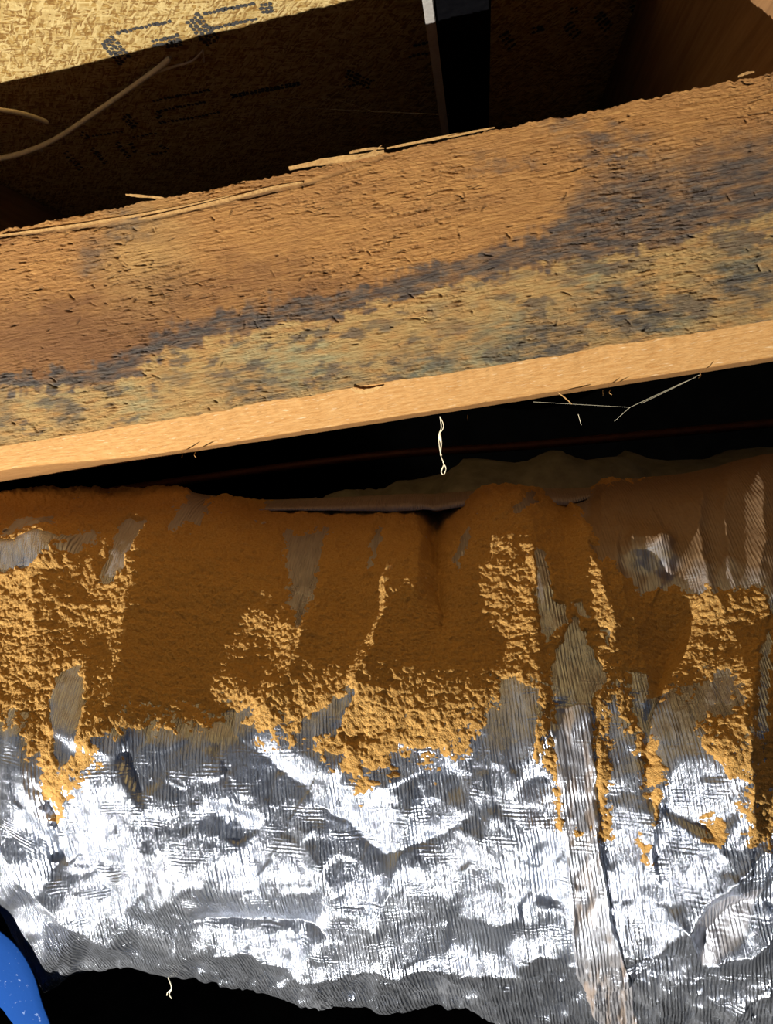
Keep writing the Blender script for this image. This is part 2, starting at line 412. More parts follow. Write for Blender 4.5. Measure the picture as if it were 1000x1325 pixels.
# torn chips and pits with raised lips
pr = np.random.default_rng(5)
zone1 = (Zn == 1)
for k in range(260):
    cx = pr.uniform(-20, 1020); f_ = pr.uniform(.02, .98)
    if k < 45: cx = pr.normal(190, 40); f_ = np.clip(pr.normal(.35, .22), .05, .95)
    cxw = xa + (xb - xa) * (cx + 70) / 1150; rw = arc[14] + hh * f_
    Lh, Ww, A = pr.uniform(1.2, 4.8), pr.uniform(.35, .9), pr.uniform(.8, 2.6)
    an = pr.normal(-.15, .4) if pr.random() < .75 else pr.normal(1.0, .4)
    c0, c1 = XOFF + max(0, int((cxw - .015 - xa) / (xb - xa) * NV)), XOFF + min(NV, int((cxw + .015 - xa) / (xb - xa) * NV))
    r0, r1 = np.searchsorted(arc, rw - .015), np.searchsorted(arc, rw + .015)
    if c1 <= c0: continue
    sl = (slice(r0, r1), slice(c0, c1))
    dx = (X[sl] - cxw) * 1000; dr = (R[sl] - rw) * 1000
    u = dx * math.cos(an) + dr * math.sin(an); v = -dx * math.sin(an) + dr * math.cos(an) + .04 * u * u * pr.normal(0, .6)
    e = np.exp(-(u / Lh) ** 4 - (v / Ww) ** 2)
    lipb = np.exp(-(u / Lh) ** 4 - ((v + 1.6 * Ww) / (1.1 * Ww)) ** 2)
    d_w[sl] += (-1.3 * A * e + .12 * A * lipb)
d_c = .16 * g2 + .25 * fbm(mx / 50 + 3, mr / 9, 3) - .25 * np.abs(g1) * (perlin(mx / 25, mr / 12) > .25)
d = np.where(zone1, d_w, np.where(Zn == 2, d_c, .4 * g1))
# the edges wander and are split
dz = np.zeros_like(X)
row_t = np.clip((Z_TOP - P[..., 2]) / hh, 0, 1)
top_n = 1.6 * fbm(mx[0] / 25, 0 * mx[0] + 3.3, 4) + 1.0 * perlin(mx[0] / 4, 0 * mx[0] + 8)
dz += (top_n * 1.1)[None] * sstep(.06, 0, row_t) * (Zn <= 1)
low_n = 1.5 * fbm(mx[0] / 60, 0 * mx[0] + 7.7, 3) + .5 * perlin(mx[0] / 6, 0 * mx[0] + 1.2)
dz += low_n[None] * sstep(.93, 1.0, row_t) * ((Zn == 1) | (Zn == 2)) * np.where(Zn == 2, 1 - np.clip((R - arc[304]) / .03, 0, 1), 1)
# long split just below the top edge on the left half, opening to the left
split_y = np.interp(bx, [-70, 0, 180, 400, 520, 1100], [318, 306, 287, 237, 195, 60])
sd = np.abs(by - split_y)
d += np.where(zone1, -3.2 * np.exp(-(sd / 2.6) ** 2) * sstep(560, 420, bx) * (.35 + .9 * sstep(-.2, .5, perlin(mx / 30, 5.5 + 0 * mx))), 0)
d += np.where(zone1, 1.3 * np.exp(-((by - split_y + 8) / 6) ** 2) * sstep(560, 400, bx), 0)
# wane along the underside at the left
wn = sstep(210, 10, bx)
dz += 8 * wn * np.where(Zn == 2, np.clip((R - arc[304]) / .036, 0, 1), np.where(Zn == 3, sstep(YB + .07, YB + .032, P[..., 1]), 0))
P = P + Nb * (d / 1000)[..., None]; P[..., 2] += dz / 1000
# stains
wx = bx + 16 * fbm(bx / 40, by / 18, 3); wy = by + 13 * fbm(bx / 30 + 9, by / 16 + 4, 4)
wy += 7 * perlin(bx / 7, by / 60 + 2)
band = np.interp(wx, [0, 60, 130, 190, 230, 330, 430, 520, 600, 680, 760, 860, 940, 1000], [494, 492, 487, 458, 440, 412, 398, 372, 350, 335, 318, 300, 275, 255])
up = np.interp(wx, [0, 130, 190, 320, 480, 620, 700, 760, 800, 1000], [10, 16, 24, 22, 18, 22, 34, 95, 110, 95])
dn = np.interp(wx, [0, 130, 300, 500, 600, 800, 1000], [14, 18, 16, 16, 16, 22, 26])
q = wy - band
stain = np.where(q < 0, sstep(1.3, .45, -q / up), sstep(1.15, .5, q / dn))
n_st = fbm(mx / 20, mr / 6, 4)
stain *= np.clip(.86 + .42 * n_st, .3, 1)
def blob(x, y, rx, ry, a):
    return a * np.exp(-(((wx - x) / rx) ** 2 + ((wy - y) / ry) ** 2) ** 1.4)
stain = np.maximum.reduce([stain] + [blob(*b) * np.clip(.8 + .8 * n_st, 0, 1.2) for b in (
    (85, 535, 22, 22, .75), (165, 290, 30, 22, .7), (120, 335, 26, 28, .6), (5, 535, 18, 30, .6), (330, 500, 60, 22, .75), (560, 470, 60, 22, .7), (700, 445, 70, 42, .9),
    (820, 400, 85, 40, .95), (960, 360, 70, 50, .85), (790, 180, 60, 14, .75), (800, 205, 55, 10, .8), (880, 235, 45, 30, .6), (730, 160, 25, 10, .6), (650, 215, 50, 7, .5),
    (910, 195, 40, 20, .35), (230, 490, 25, 12, .6), (980, 215, 60, 34, .85), (620, 200, 30, 6, .3), (450, 490, 50, 14, .45), (620, 440, 40, 30, .5))])
yel = np.maximum.reduce([blob(*b) for b in ((875, 335, 52, 22, 1.0), (860, 365, 40, 14, .8), (600, 395, 60, 20, .9), (700, 365, 40, 18, .8), (560, 420, 70, 18, .7))])
below = sstep(6, 22, q)
stain = np.maximum(stain, below * .8 * sstep(.12, .75, fbm(mx / 42 + 31, mr / 17 + 3, 5, .62) + .25 * sstep(200, 900, bx)))
stain = np.clip(stain * (1 - .85 * yel), 0, 1) * zone1
bleach = np.clip(below * (.75 + .5 * n_st) + .6 * blob(190, 330, 60, 80, .8), 0, 1) * zone1
red = np.clip(np.maximum(blob(120, 440, 260, 62, 1.0), blob(330, 370, 200, 30, .65)) * sstep(20, -10, q) + .25 * sstep(0, .7, fbm(mx / 60 + 20, mr / 22, 3)) * (1 - below), 0, 1) * zone1
green = np.clip(np.maximum.reduce([blob(*b) for b in ((390, 470, 70, 28, .7), (330, 455, 40, 20, .5), (640, 470, 60, 24, .8), (560, 480, 50, 12, .8), (660, 430, 30, 30, .6), (770, 360, 25, 20, .7), (960, 345, 26, 20, .8), (860, 420, 40, 16, .6), (60, 510, 60, 20, .4), (180, 520, 30, 26, .5))]) * (.8 + .7 * n_st), 0, .95) * zone1
fresh = (Zn == 2) * 1.0
# darker where the relief runs deep, and along the split
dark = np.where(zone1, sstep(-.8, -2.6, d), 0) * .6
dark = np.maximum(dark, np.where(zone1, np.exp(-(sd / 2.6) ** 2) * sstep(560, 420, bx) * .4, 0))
attrs = {'st': np.stack([X, R, 0 * X], -1).reshape(-1, 3)}
for k, a in (('stain', stain), ('bleach', bleach), ('red', red), ('green', green), ('fresh', fresh), ('dark', dark)):
    attrs[k] = a.ravel()
beam = bpy.data.objects.new('timber_beam', None); COL.objects.link(beam); beam.location = (0, YB, Z_EDGE - CH)
tag(beam, 'rough stained timber beam running across the picture, bright sawn lower edge', 'beam')
Pl = P - np.array([0, YB, Z_EDGE - CH])
bo = link('beam_body', mesh_np('beam_body', Pl.reshape(-1, 3), grid_quads(NY, NX, True), attrs), M_beam, beam)

def splinter(pts, w, t, y_off=-.004, mat=M_split):
    """thin torn strip of wood: pts in picture px on the plane in front of the beam face"""
    pp = smoothline([(x, y) for x, y in pts], 14)
    Q3 = at_y(pp[:, 0], pp[:, 1], np.linspace(YB + y_off, YB + y_off * .2, len(pp)))
    n_ = len(pp); V = []
    prof_w = w * np.sin(np.linspace(.25, math.pi - .1, n_)) ** .5 * (1 + .25 * np.array([random.uniform(-1, 1) for _ in range(n_)]))
    for p, ww in zip(Q3, prof_w):
        for a, b in ((-.5, -.5), (-.5, .5), (.5, .5), (.5, -.5)):
            V.append(p + np.array([0, t * a, ww * b]))
    Q = []
    for k in range(n_ - 1):
        for i in range(4): Q.append((k * 4 + i, k * 4 + (i + 1) % 4, k * 4 + 4 + (i + 1) % 4, k * 4 + 4 + i))
    Q += [(0, 1, 2, 3), tuple((n_ - 1) * 4 + i for i in (3, 2, 1, 0))]
    return link('splinter', mesh_np('splinter', np.array(V) - np.array([0, YB, Z_EDGE - CH]), np.array(Q), smooth=False), mat, beam)
splinter([(163, 252), (185, 254), (212, 256)], .0022, .0015)
splinter([(374, 218), (420, 209), (470, 202), (497, 196)], .0045, .003, -.006)
splinter([(452, 198), (475, 193), (497, 192)], .002, .0015, -.005)
splinter([(462, 205), (480, 198), (494, 188)], .0015, .001, -.006)
splinter([(455, 196), (464, 195), (472, 193)], .002, .0012, -.006)
splinter([(180, 284), (260, 267), (350, 244), (392, 236)], .0022, .003, -.003)
splinter([(0, 305), (90, 293), (200, 275), (300, 254)], .0020, .003, -.002)
splinter([(500, 192), (540, 184), (580, 176), (600, 172)], .002, .0015, -.003)
splinter([(955, 99), (965, 95), (976, 93)], .002, .0012, -.003)
splinter([(578, 178), (610, 171), (640, 165)], .0015, .0012, -.003)
# curl of wood peeling off the lower edge, and frayed fibres under it
splinter([(454, 503), (466, 507), (480, 505), (494, 500)], .0040, .0012, -.0035, M_fresh)
splinter([(722, 508), (731, 515), (740, 523)], .0014, .0012, .031)
for x, y in ((780, 508), (790, 507), (235, 588), (253, 588), (905, 485), (605, 540)):
    splinter([(x, y - 3), (x + random.uniform(-2, 2), y + 1), (x + random.uniform(-2, 2), y + 4)], .0010, .0008, .031)

# ------------------------------------------------------------------ the foil-wrapped duct
AX = np.array([.994, .0065, -.1035]); AX /= np.linalg.norm(AX)
ctrl = [(655, .88), (690, .815), (760, .745), (850, .682), (920, .636), (980, .610), (1080, .592), (1160, .584), (1230, .592), (1280, .615), (1303, .660)]
cv = np.array([at_y(np.array(500.), np.array(float(p)), d_) for p, d_ in ctrl])
cv2 = [(c[1], c[2]) for c in cv]
zb, yb_ = cv2[-1][1], cv2[-1][0]
zt, yt_ = cv2[0][1], cv2[0][0]
back = [(yt_ + .085, zt + .002), (yt_ + .16, zt - .06), (yt_ + .17, zt - .18), (yt_ + .10, zb + .03), (yt_ - .06, zb - .02)]
loop = back[::-1][:0] + cv2 + back[::-1]
lp_ = np.array([loop[-2], loop[-1]] + loop + [loop[0], loop[1], loop[2]])
dense = []
for k in range(1, len(lp_) - 3):
    a, b, c, d4 = lp_[k - 1:k + 3]
    for t in np.linspace(0, 1, 60, endpoint=False):
        dense.append(.5 * (2 * b + (c - a) * t + (2 * a - 5 * b + 4 * c - d4) * t * t + (3 * b - a - 3 * c + d4) * t ** 3))
dense = np.array(dense); 
i0 = int(np.argmin(np.hypot(dense[:, 0] - yt_, dense[:, 1] - zt))); dense = np.roll(dense, -i0, 0)
dense = np.vstack([dense, dense[:1]])
dl = np.r_[0, np.cumsum(np.hypot(*np.diff(dense, axis=0).T))]; TOT = dl[-1]
T_BOT = dl[int(np.argmin(np.hypot(dense[:, 0] - yb_, dense[:, 1] - zb)))]      # arc length crest -> bottom silhouette
def section(t):
    t = np.mod(t, TOT)
    y = np.interp(t, dl, dense[:, 0]); z = np.interp(t, dl, dense[:, 1])
    e = .004
    y1 = np.interp(np.mod(t + e, TOT), dl, dense[:, 0]) - np.interp(np.mod(t - e, TOT), dl, dense[:, 0])
    z1 = np.interp(np.mod(t + e, TOT), dl, dense[:, 1]) - np.interp(np.mod(t - e, TOT), dl, dense[:, 1])
    l = np.hypot(y1, z1); return y, z, z1 / l, -y1 / l          # outward normal (towards the camera on the front)
X0 = float(at_y(np.array(500.), np.array(950.), .62)[0])
TOPX = [-60, 0, 100, 200, 260, 330, 420, 500, 545, 560, 575, 600, 640, 690, 730, 750, 780, 840, 900, 935, 960, 1000, 1060]
TOPY = [636, 634, 632, 636, 644, 650, 658, 664, 664, 676, 668, 652, 634, 642, 660, 645, 624, 620, 614, 606, 598, 592, 588]
BOTX = [-60, 0, 30, 60, 130, 190, 225, 280, 350, 440, 530, 580, 605, 625, 660, 760, 1000, 1060]
BOTY = [1080, 1165, 1222, 1281, 1264, 1245, 1262, 1276, 1289, 1306, 1311, 1303, 1294, 1312, 1330, 1345, 1350, 1352]

RIDGES = [  # crest polyline, mm, width left px, width right px, power of the crest (1 = sharp crease, 2 = round)
    ([(222, 628), (202, 690), (182, 760), (174, 850), (160, 935), (110, 1020), (76, 1070)], 25, 100, 80, 1.15),
    ([(505, 690), (504, 790), (490, 860), (438, 952)], 18, 32, 100, 1.0),
    ([(420, 790), (390, 870), (352, 930), (322, 965)], 20, 70, 78, 1.0),
    ([(300, 880), (285, 940), (270, 1000)], 3, 40, 30, 1.3),
    ([(108, 690), (96, 722), (60, 750), (56, 820), (54, 905)], 8, 95, 30, 1.1),
    ([(-30, 722), (50, 726), (98, 714)], 16, 20, 30, 1.6),
    ([(125, 850), (120, 900), (118, 960), (90, 1030)], 7, 34, 24, 1.3),
    ([(30, 930), (45, 1000), (66, 1060)], 6, 26, 18, 1.2),
    ([(558, 640), (563, 720), (572, 800), (570, 830)], -17, 12, 16, 1.2),
    ([(442, 662), (436, 740), (415, 810)], 6, 16, 22, 1.1), ([(300, 645), (286, 720), (300, 800)], 6, 40, 40, 1.6), ([(250, 640), (232, 720)], 6, 18, 20, 1.2),
    ([(545, 665), (548, 740), (540, 800)], 6, 30, 10, 1.1), ([(612, 680), (592, 740)], 5, 12, 12, 1.1), ([(484, 690), (478, 750)], 4, 10, 14, 1.1),
    ([(655, 628), (690, 700), (702, 800), (708, 900), (715, 990)], 17, 90, 50, 1.2),
    ([(702, 648), (668, 690), (690, 760), (704, 850)], 7, 26, 30, 1.0),
    ([(665, 690), (690, 770), (705, 850), (714, 930), (720, 1010)], -5, 8, 10, 1.4),
    ([(735, 655), (760, 715), (788, 800), (800, 860)], 16, 62, 22, 1.2),
    ([(700, 730), (708, 800)], 5, 18, 18, 1.6),
    ([(742, 812), (722, 870), (722, 930)], 4, 22, 40, 1.0),
    ([(722, 930), (760, 920), (786, 888), (745, 815)], 3, 16, 16, 1.0),
    ([(802, 650), (797, 715), (806, 775), (830, 830)], 7, 16, 16, 1.0),
    ([(862, 705), (870, 730), (860, 752)], 10, 60, 8, 1.2),
    ([(108, 705), (96, 726), (60, 754)], 7, 70, 10, 1.2),
    ([(804, 720), (838, 710), (872, 718)], 18, 24, 24, 1.5),
    ([(905, 615), (905, 700), (916, 760), (935, 800)], 12, 40, 14, 1.1),
    ([(948, 600), (935, 680), (948, 760), (945, 800)], 8, 20, 20, 1.1),
    ([(985, 590), (988, 680), (985, 760)], 8, 20, 20, 1.1),
    ([(900, 770), (880, 820), (850, 880), (836, 960), (838, 1050)], -12, 40, 12, 1.3),
    ([(815, 790), (832, 860), (834, 920), (826, 1000), (830, 1060)], 8, 46, 14, 1.0),
    ([(990, 820), (976, 900), (968, 960), (968, 1090)], 14, 60, 18, 1.2),
    ([(715, 925), (722, 1010), (733, 1110), (745, 1250), (785, 1325)], 6, 12, 24, 1.0),
    ([(760, 930), (768, 1010), (772, 1100), (790, 1200), (810, 1260)], 5, 24, 10, 1.0),
    ([(838, 1040), (845, 1110), (850, 1165)], 4, 30, 8, 1.0),
    # the bare foil below
    ([(320, 930), (288, 1000), (300, 1050), (276, 1120), (240, 1190)], 5, 50, 30, 1.0),
    ([(230, 1000), (190, 1050), (170, 1120)], 5, 30, 40, 1.2),
    ([(62, 1010), (68, 1070), (66, 1140)], -7, 10, 10, 1.1),
    ([(0, 1090), (30, 1140), (90, 1190), (150, 1215), (190, 1240)], 6, 22, 26, 1.0),
    ([(66, 1140), (120, 1130), (180, 1190), (230, 1215)], -4, 20, 20, 1.2),
    ([(290, 1010), (320, 1080), (340, 1170), (345, 1200)], -3, 30, 30, 1.2),
    ([(230, 1192), (330, 1196), (430, 1200)], -5, 10, 16, 1.1),
    ([(190, 1240), (290, 1222), (360, 1232), (410, 1248), (470, 1238), (560, 1246), (640, 1252), (740, 1250)], 7, 26, 20, 1.0),
    ([(350, 985), (420, 1045), (500, 1105), (560, 1085), (610, 1050)], -6, 22, 22, 1.0),
    ([(440, 1025), (470, 1010), (520, 1012)], 4, 30, 30, 1.5),
    ([(535, 1005), (532, 1060), (520, 1105), (490, 1180), (485, 1250)], 5, 22, 26, 1.0),
    ([(570, 1010), (600, 1060), (640, 1110), (655, 1180)], 5, 30, 40, 1.2),
    ([(395, 1010), (400, 1090), (430, 1150), (425, 1195)], 4, 40, 30, 1.2),
    ([(640, 930), (660, 1010), (690, 1080), (700, 1150)], 4, 24, 24, 1.3),
    ([(590, 1180), (640, 1190), (690, 1170)], 4, 20, 20, 1.3),
    ([(660, 1240), (700, 1225), (735, 1235)], 4, 16, 16, 1.3),
    ([(1000, 1088), (960, 1120), (905, 1160), (860, 1215), (790, 1250)], 7, 26, 22, 1.0),
    ([(870, 1165), (888, 1205), (906, 1240)], 6, 20, 14, 1.0),
    ([(906, 1240), (950, 1225), (1000, 1195)], 8, 20, 22, 1.0),
    ([(905, 1240), (915, 1200), (960, 1165), (990, 1150)], -6, 20, 24, 1.3),
    ([(780, 1250), (850, 1248), (900, 1235)], -4, 14, 14, 1.2),
    ([(1000, 1262), (960, 1280), (930, 1320)], 5, 20, 20, 1.0),
    ([(940, 950), (930, 1020), (945, 1090)], 4, 36, 30, 1.5),
    ([(880, 930), (872, 1000), (880, 1080), (860, 1150)], 4, 30, 30, 1.5),
]
def fold_height(px, py):
    h = np.zeros(px.shape)
    wxp = px + 5 * fbm(px / 45, py / 45, 3); wyp = py + 5 * fbm(px / 45 + 8, py / 45 + 3, 3)
    for pts, A, wl, wr, pw in RIDGES:
        a = np.array(pts); mgn = 3.2 * max(wl, wr)
        k = (px > a[:, 0].min() - mgn) & (px < a[:, 0].max() + mgn) & (py > a[:, 1].min() - mgn) & (py < a[:, 1].max() + mgn)
        if not k.any(): continue
        dist, sg, fr = polydist(wxp[k], wyp[k], pts)
        w = np.where(sg > 0, wr, wl)
        taper = np.minimum(1, .25 + 3.5 * np.minimum(fr, 1 - fr) + .0)
        if a[:, 1].min() > 990: A = A * 1.7
        h[k] += A * taper * np.exp(-np.power(dist / w, pw)) 
    low = sstep(860, 1000, py)
    h += (1.5 + 5.0 * low) * facets(px / 85, py / 105, 3, 13) * 1.3
    h += (.9 + 1.1 * low) * facets(px / 32 + 4, py / 40, 8, 14)
    h += (.25 + .15 * low) * facets(px / 13 + 9, py / 16, 21, 14)
    h += 5.0 * fbm(px / 170, py / 210, 2)
    # dense small crumples along the rolled bottom
    rim = sstep(1235, 1265, py)
    h += rim * (3.0 * facets(px / 26, py / 18, 5, 12) + 1.6 * facets(px / 10, py / 10, 6, 12))
    return h
def duct_surface(s, t, extra=None):
    """base point, normal and picture position of the wrapped duct at (s along, t around)"""
    y, z, ny, nz = section(t)
    B = np.stack([X0 + AX[0] * s, y + AX[1] * s, z + AX[2] * np.maximum(s, -.47)], -1)
    Nn = np.stack([0 * s, ny, nz], -1)
    px, py = project(B)
    tt = np.where(t > TOT * .8, t - TOT, t) / T_BOT
    wt = sstep(.42, .0, np.abs(tt)) ; wbm = sstep(.45, 1.0, tt) * sstep(2.2, 1.0, tt)
    base_top = np.interp(px, [0, 1000], PT); base_bot = np.interp(px, [0, 1000], PB)
    off = wt * (np.interp(px, TOPX, TOPY) - base_top) + wbm * (np.interp(px, BOTX, BOTY) - base_bot)
    B[..., 2] -= off * np.linalg.norm(B, axis=-1) / F
    px, py = project(B)
    vis = sstep(-.16, -.02, tt) * sstep(1.25, 1.02, tt)
    h = fold_height(px, py) * np.clip(.25 + .75 * vis, 0, 1)
    return B, Nn, px, py, h, tt
PT, PB = [0, 0], [0, 0]
def _sil():
    out = []
    for sx in (-.36, .30):
        t = np.linspace(-.06, T_BOT * 1.25, 400); y, z, _, _ = section(t)
        B = np.stack([X0 + AX[0] * sx + 0 * t, y + AX[1] * sx, z + AX[2] * sx], -1)
        px, py = project(B); out.append((px.mean(), py.min(), py.max()))
    (xa_, ta, ba), (xb_, tb, bb) = out
    f = lambda v0, v1, x: v0 + (v1 - v0) * (x - xa_) / (xb_ - xa_)
    return [f(ta, tb, 0), f(ta, tb, 1000)], [f(ba, bb, 0), f(ba, bb, 1000)]
PT, PB = _sil()
S0, S1 = -.50, .47
NS = 820
tv_ = np.concatenate([np.linspace(-.05, T_BOT * 1.12, 640, endpoint=False), np.linspace(T_BOT * 1.12, TOT - .05, 40, endpoint=False)])
SV = np.concatenate([np.linspace(-1.5, S0, 40, endpoint=False), np.linspace(S0, S1, NS), np.linspace(S1, 1.3, 31)[1:]]); NS = len(SV)
sg_, tg_ = np.meshgrid(SV, tv_)
B, Nn, px, py, h, tt = duct_surface(sg_, tg_)
# thin film of dust that dulls the foil: thick at the upper right and around the drifts
nf = fbm(px / 30, py / 40, 4)
film = sstep(.85, .25, tt * 2.3 + .18 * nf) * np.interp(py, [640, 780, 880], [.85, .45, .08])
film = np.maximum(film, .95 * sstep(720, 770, px + 10 * nf) * sstep(800, 735, py + 25 * nf))
film *= 1 - .7 * np.exp(-(((px - 840) / 34) ** 2 + ((py - 735) / 13) ** 2) ** 2)
film *= 1 - sstep(4, -4, polysdf(px, py, [(-60, 726), (50, 722), (98, 718), (60, 752), (-60, 750)]))
strip = sstep(3, -3, polysdf(px, py, [(716, 930), (758, 925), (772, 1090), (800, 1250), (760, 1260), (738, 1110)]))
film = np.maximum(film, strip * (.34 + .35 * sstep(0, .5, nf)))
film = np.maximum(film, .10 * sstep(.25, .6, fbm(px / 22 + 5, py / 90, 4)) * sstep(1200, 960, py))
film = np.maximum(film, .45 * sstep(3, -3, polysdf(px, py, [(905, 1240), (890, 1180), (935, 1150), (985, 1145), (960, 1205)])))  # duller, browner panel between the lower right folds
film = np.clip(film, 0, 1)
film = np.where(tt > 1.3, .6, film)
duct = bpy.data.objects.new('insulated_duct', None); COL.objects.link(duct)
tag(duct, 'large duct wrapped in crumpled silver foil under the beam', 'duct')
PV = B + Nn * (h / 1000)[..., None]
cen = np.array([0, .78, float(PV[..., 2].min())]); duct.location = cen.tolist()
foil = link('foil_wrap', mesh_np('foil_wrap', (PV - cen).reshape(-1, 3), grid_quads(len(tv_), NS, True),
            {'st': np.stack([sg_, tg_, 0 * sg_], -1).reshape(-1, 3), 'film': film.ravel()}), M_foil, duct)

NF = 90; tf = np.linspace(T_BOT * .40, T_BOT * 1.04, 330)
sf_, tgf = np.meshgrid(np.linspace(.10, .24, NF * 2), tf)
Bf, Nf, pxf, pyf, hf, ttf = duct_surface(sf_, tgf)
wob = 3 * fbm(pxf / 18, pyf / 24, 3)
sdf = polysdf(pxf + wob, pyf, [(714, 928), (760, 922), (770, 1010), (774, 1100), (792, 1200), (812, 1262), (826, 1345), (784, 1345), (746, 1255), (734, 1110), (722, 1010)])
lift = np.clip(1.0 + .05 * -sdf, -.8, 1.5)
lift = np.where(sdf > 0, 1.0 - .9 * sdf, lift) + .5 * np.exp(-(sdf / 3.5) ** 2)
PF = Bf + Nf * ((hf + lift + .5 * perlin(pxf / 12, pyf / 20)) / 1000)[..., None]
q = grid_quads(len(tf), NF * 2); q = q[(sdf.ravel()[q] < 1.6).any(1)]
used = np.unique(q); remap = np.full(PF.shape[0] * PF.shape[1], -1); remap[used] = np.arange(len(used))
flf = np.clip(.30 + .45 * sstep(-.1, .6, fbm(pxf / 14, pyf / 50, 4)), 0, 1)
flap = link('seam_flap', mesh_np('seam_flap', (PF - cen).reshape(-1, 3)[used], remap[q], {'st': np.stack([sf_, tgf, 0 * sf_], -1).reshape(-1, 3)[used], 'film': flf.ravel()[used]}), M_foil, duct)
tag(flap, 'dull dusty overlapping seam strip')

# ------------------------------------------------------------------ the drift of wood dust on the duct
ND = 1260
td = np.linspace(-.07, T_BOT * .80, 680)
sd_, tdg = np.meshgrid(np.linspace(S0, S1, ND), td)
B, Nn, px, py, h, tt = duct_surface(sd_, tdg)
wxp = px + 9 * fbm(px / 25 + 2, py / 25, 4); wyp = py + 14 * fbm(px / 22, py / 28 + 6, 4)
yb = np.interp(wxp, [-60, 0, 40, 60, 76, 90, 130, 160, 200, 250, 300, 322, 335, 400, 440, 466, 500, 530, 560, 600, 640, 690, 712, 725, 745, 780, 800, 840, 870, 900, 940, 965, 1000, 1060],
               [925, 930, 948, 1000, 1062, 1045, 990, 962, 952, 942, 936, 942, 955, 962, 985, 1022, 1000, 980, 985, 972, 925, 915, 905, 880, 905, 925, 905, 905, 900, 890, 880, 940, 960, 960])
th = np.clip((yb - 6 - wyp) / 34.0, -1.5, 1.2)
ADD = [  # streaks reaching further down
    ([(705, 860), (722, 930), (728, 1010), (734, 1085), (722, 1085), (712, 1000), (698, 930)], 1.0),
    ([(690, 900), (700, 985), (692, 985), (676, 920)], 1.0),
    ([(736, 1050), (775, 1070), (778, 1088), (738, 1082)], .8),
    ([(764, 900), (782, 900), (790, 1000), (786, 1085), (772, 1080), (770, 980)], .9),
    ([(790, 905), (825, 900), (842, 940), (858, 1010), (846, 1060), (832, 1010), (820, 960)], 1.0),
    ([(820, 1080), (842, 1082), (840, 1110), (832, 1115)], .9),
    ([(900, 935), (968, 925), (972, 1000), (935, 998), (910, 975)], 1.0),
    ([(912, 1045), (930, 1050), (935, 1090), (905, 1085)], .35), ([(950, 1000), (975, 1000), (975, 1085), (955, 1060)], .4),
    ([(968, 930), (1060, 900), (1060, 1090), (965, 1088)], 1.0)]
for pts, a in ADD:
    th = np.maximum(th, np.clip(-polysdf(wxp, wyp, pts) / 9.0 - .05, -1.5, .6 * a))
CUT = [  # bare foil showing through
    [(-60, 724), (50, 720), (104, 714), (60, 752), (-60, 752)], [(162, 690), (198, 690), (178, 735), (160, 772), (135, 768), (150, 730)],
    [(84, 890), (118, 878), (126, 915), (124, 962), (92, 1000), (76, 930)], [(470, 905), (398, 940), (385, 962), (440, 955)],
    [(722, 928), (716, 880), (742, 812), (786, 888), (762, 920)], [(694, 732), (708, 735), (716, 800), (732, 800), (738, 818), (706, 852), (696, 800)],
    [(686, 650), (702, 650), (672, 690), (664, 684)], [(812, 722), (868, 722), (866, 744), (820, 752)], [(768, 720), (790, 712), (794, 726), (772, 742)],
    [(818, 880), (838, 876), (842, 960), (820, 930)], [(740, 792), (758, 800), (766, 815), (748, 808)], [(775, 825), (790, 835), (786, 845)],
    [(740, 640), (1060, 560), (1060, 745), (960, 768), (900, 770), (870, 760), (830, 770), (790, 735), (760, 690)],
    [(985, 830), (998, 820), (990, 960), (976, 960)], [(905, 900), (930, 870), (938, 880), (915, 930), (900, 945)], [(985, 750), (1010, 750), (1010, 800), (995, 790)],
    [(368, 690), (420, 690), (408, 780), (392, 825), (378, 780)], [(488, 690), (500, 690), (488, 745), (478, 745)], [(590, 720), (612, 690), (606, 720), (594, 745)], [(306, 925), (322, 930), (326, 960), (296, 955)],
    [(650, 895), (700, 905), (690, 1000), (640, 960)], [(255, 640), (282, 642), (262, 690), (228, 705), (238, 675)], [(20, 690), (70, 680), (80, 700), (10, 712)],
    [(85, 740), (108, 702), (140, 700), (110, 730)]]
soft = [4, 3, 4, 4, 2.5, 3, 3, 3, 3, 4, 3, 3, 8, 3, 3, 3, 9, 5, 6, 4, 5, 9, 12, 6]
for pts, sf in zip(CUT, soft):
    th = np.minimum(th, np.clip(polysdf(px + 5 * fbm(px / 14, py / 14, 3), py + 5 * fbm(px / 14 + 5, py / 14, 3), pts) / sf - .15, -1.5, 1.5))
drift = sstep(1.0, .0, tt * 2.0)
patch = fbm(px / 16 + 3, py / 18, 4)
def pebbles(x, y, seed):
    xi = np.floor(x).astype(np.int64); yi = np.floor(y).astype(np.int64); o = np.zeros_like(x)
    for i in (-1, 0, 1):
        for j in (-1, 0, 1):
            hh_ = _h(xi + i + seed, yi + j + seed)
            jx = xi + i + _ang[hh_] / 6.2832; jy = yi + j + _ang[(hh_ + 77) & 511] / 6.2832; r_ = .45 + .4 * _ang[(hh_ + 31) & 511] / 6.2832
            o = np.maximum(o, r_ * np.sqrt(np.clip(1 - ((x - jx) ** 2 + (y - jy) ** 2) / r_ ** 2, 0, 1)))
    return o
pwx = px + 2.5 * fbm(px / 9, py / 9, 2); pwy = py + 2.5 * fbm(px / 9 + 4, py / 9 + 7, 2)
bil = pebbles(pwx / 4.9, pwy / 4.3, 3) * 2 - .6; bil2 = pebbles(pwx / 2.9, pwy / 2.7, 40) * 2 - .6
lump = fbm(px / 40 + 1, py / 22, 3)
thick = th * 1.35 + .7 * patch * np.clip(1.4 - th, .2, 1.0) - .15
grain = (.62 * bil + .42 * bil2 + .9 * fbm(px / 14, py / 8 + 2, 3))
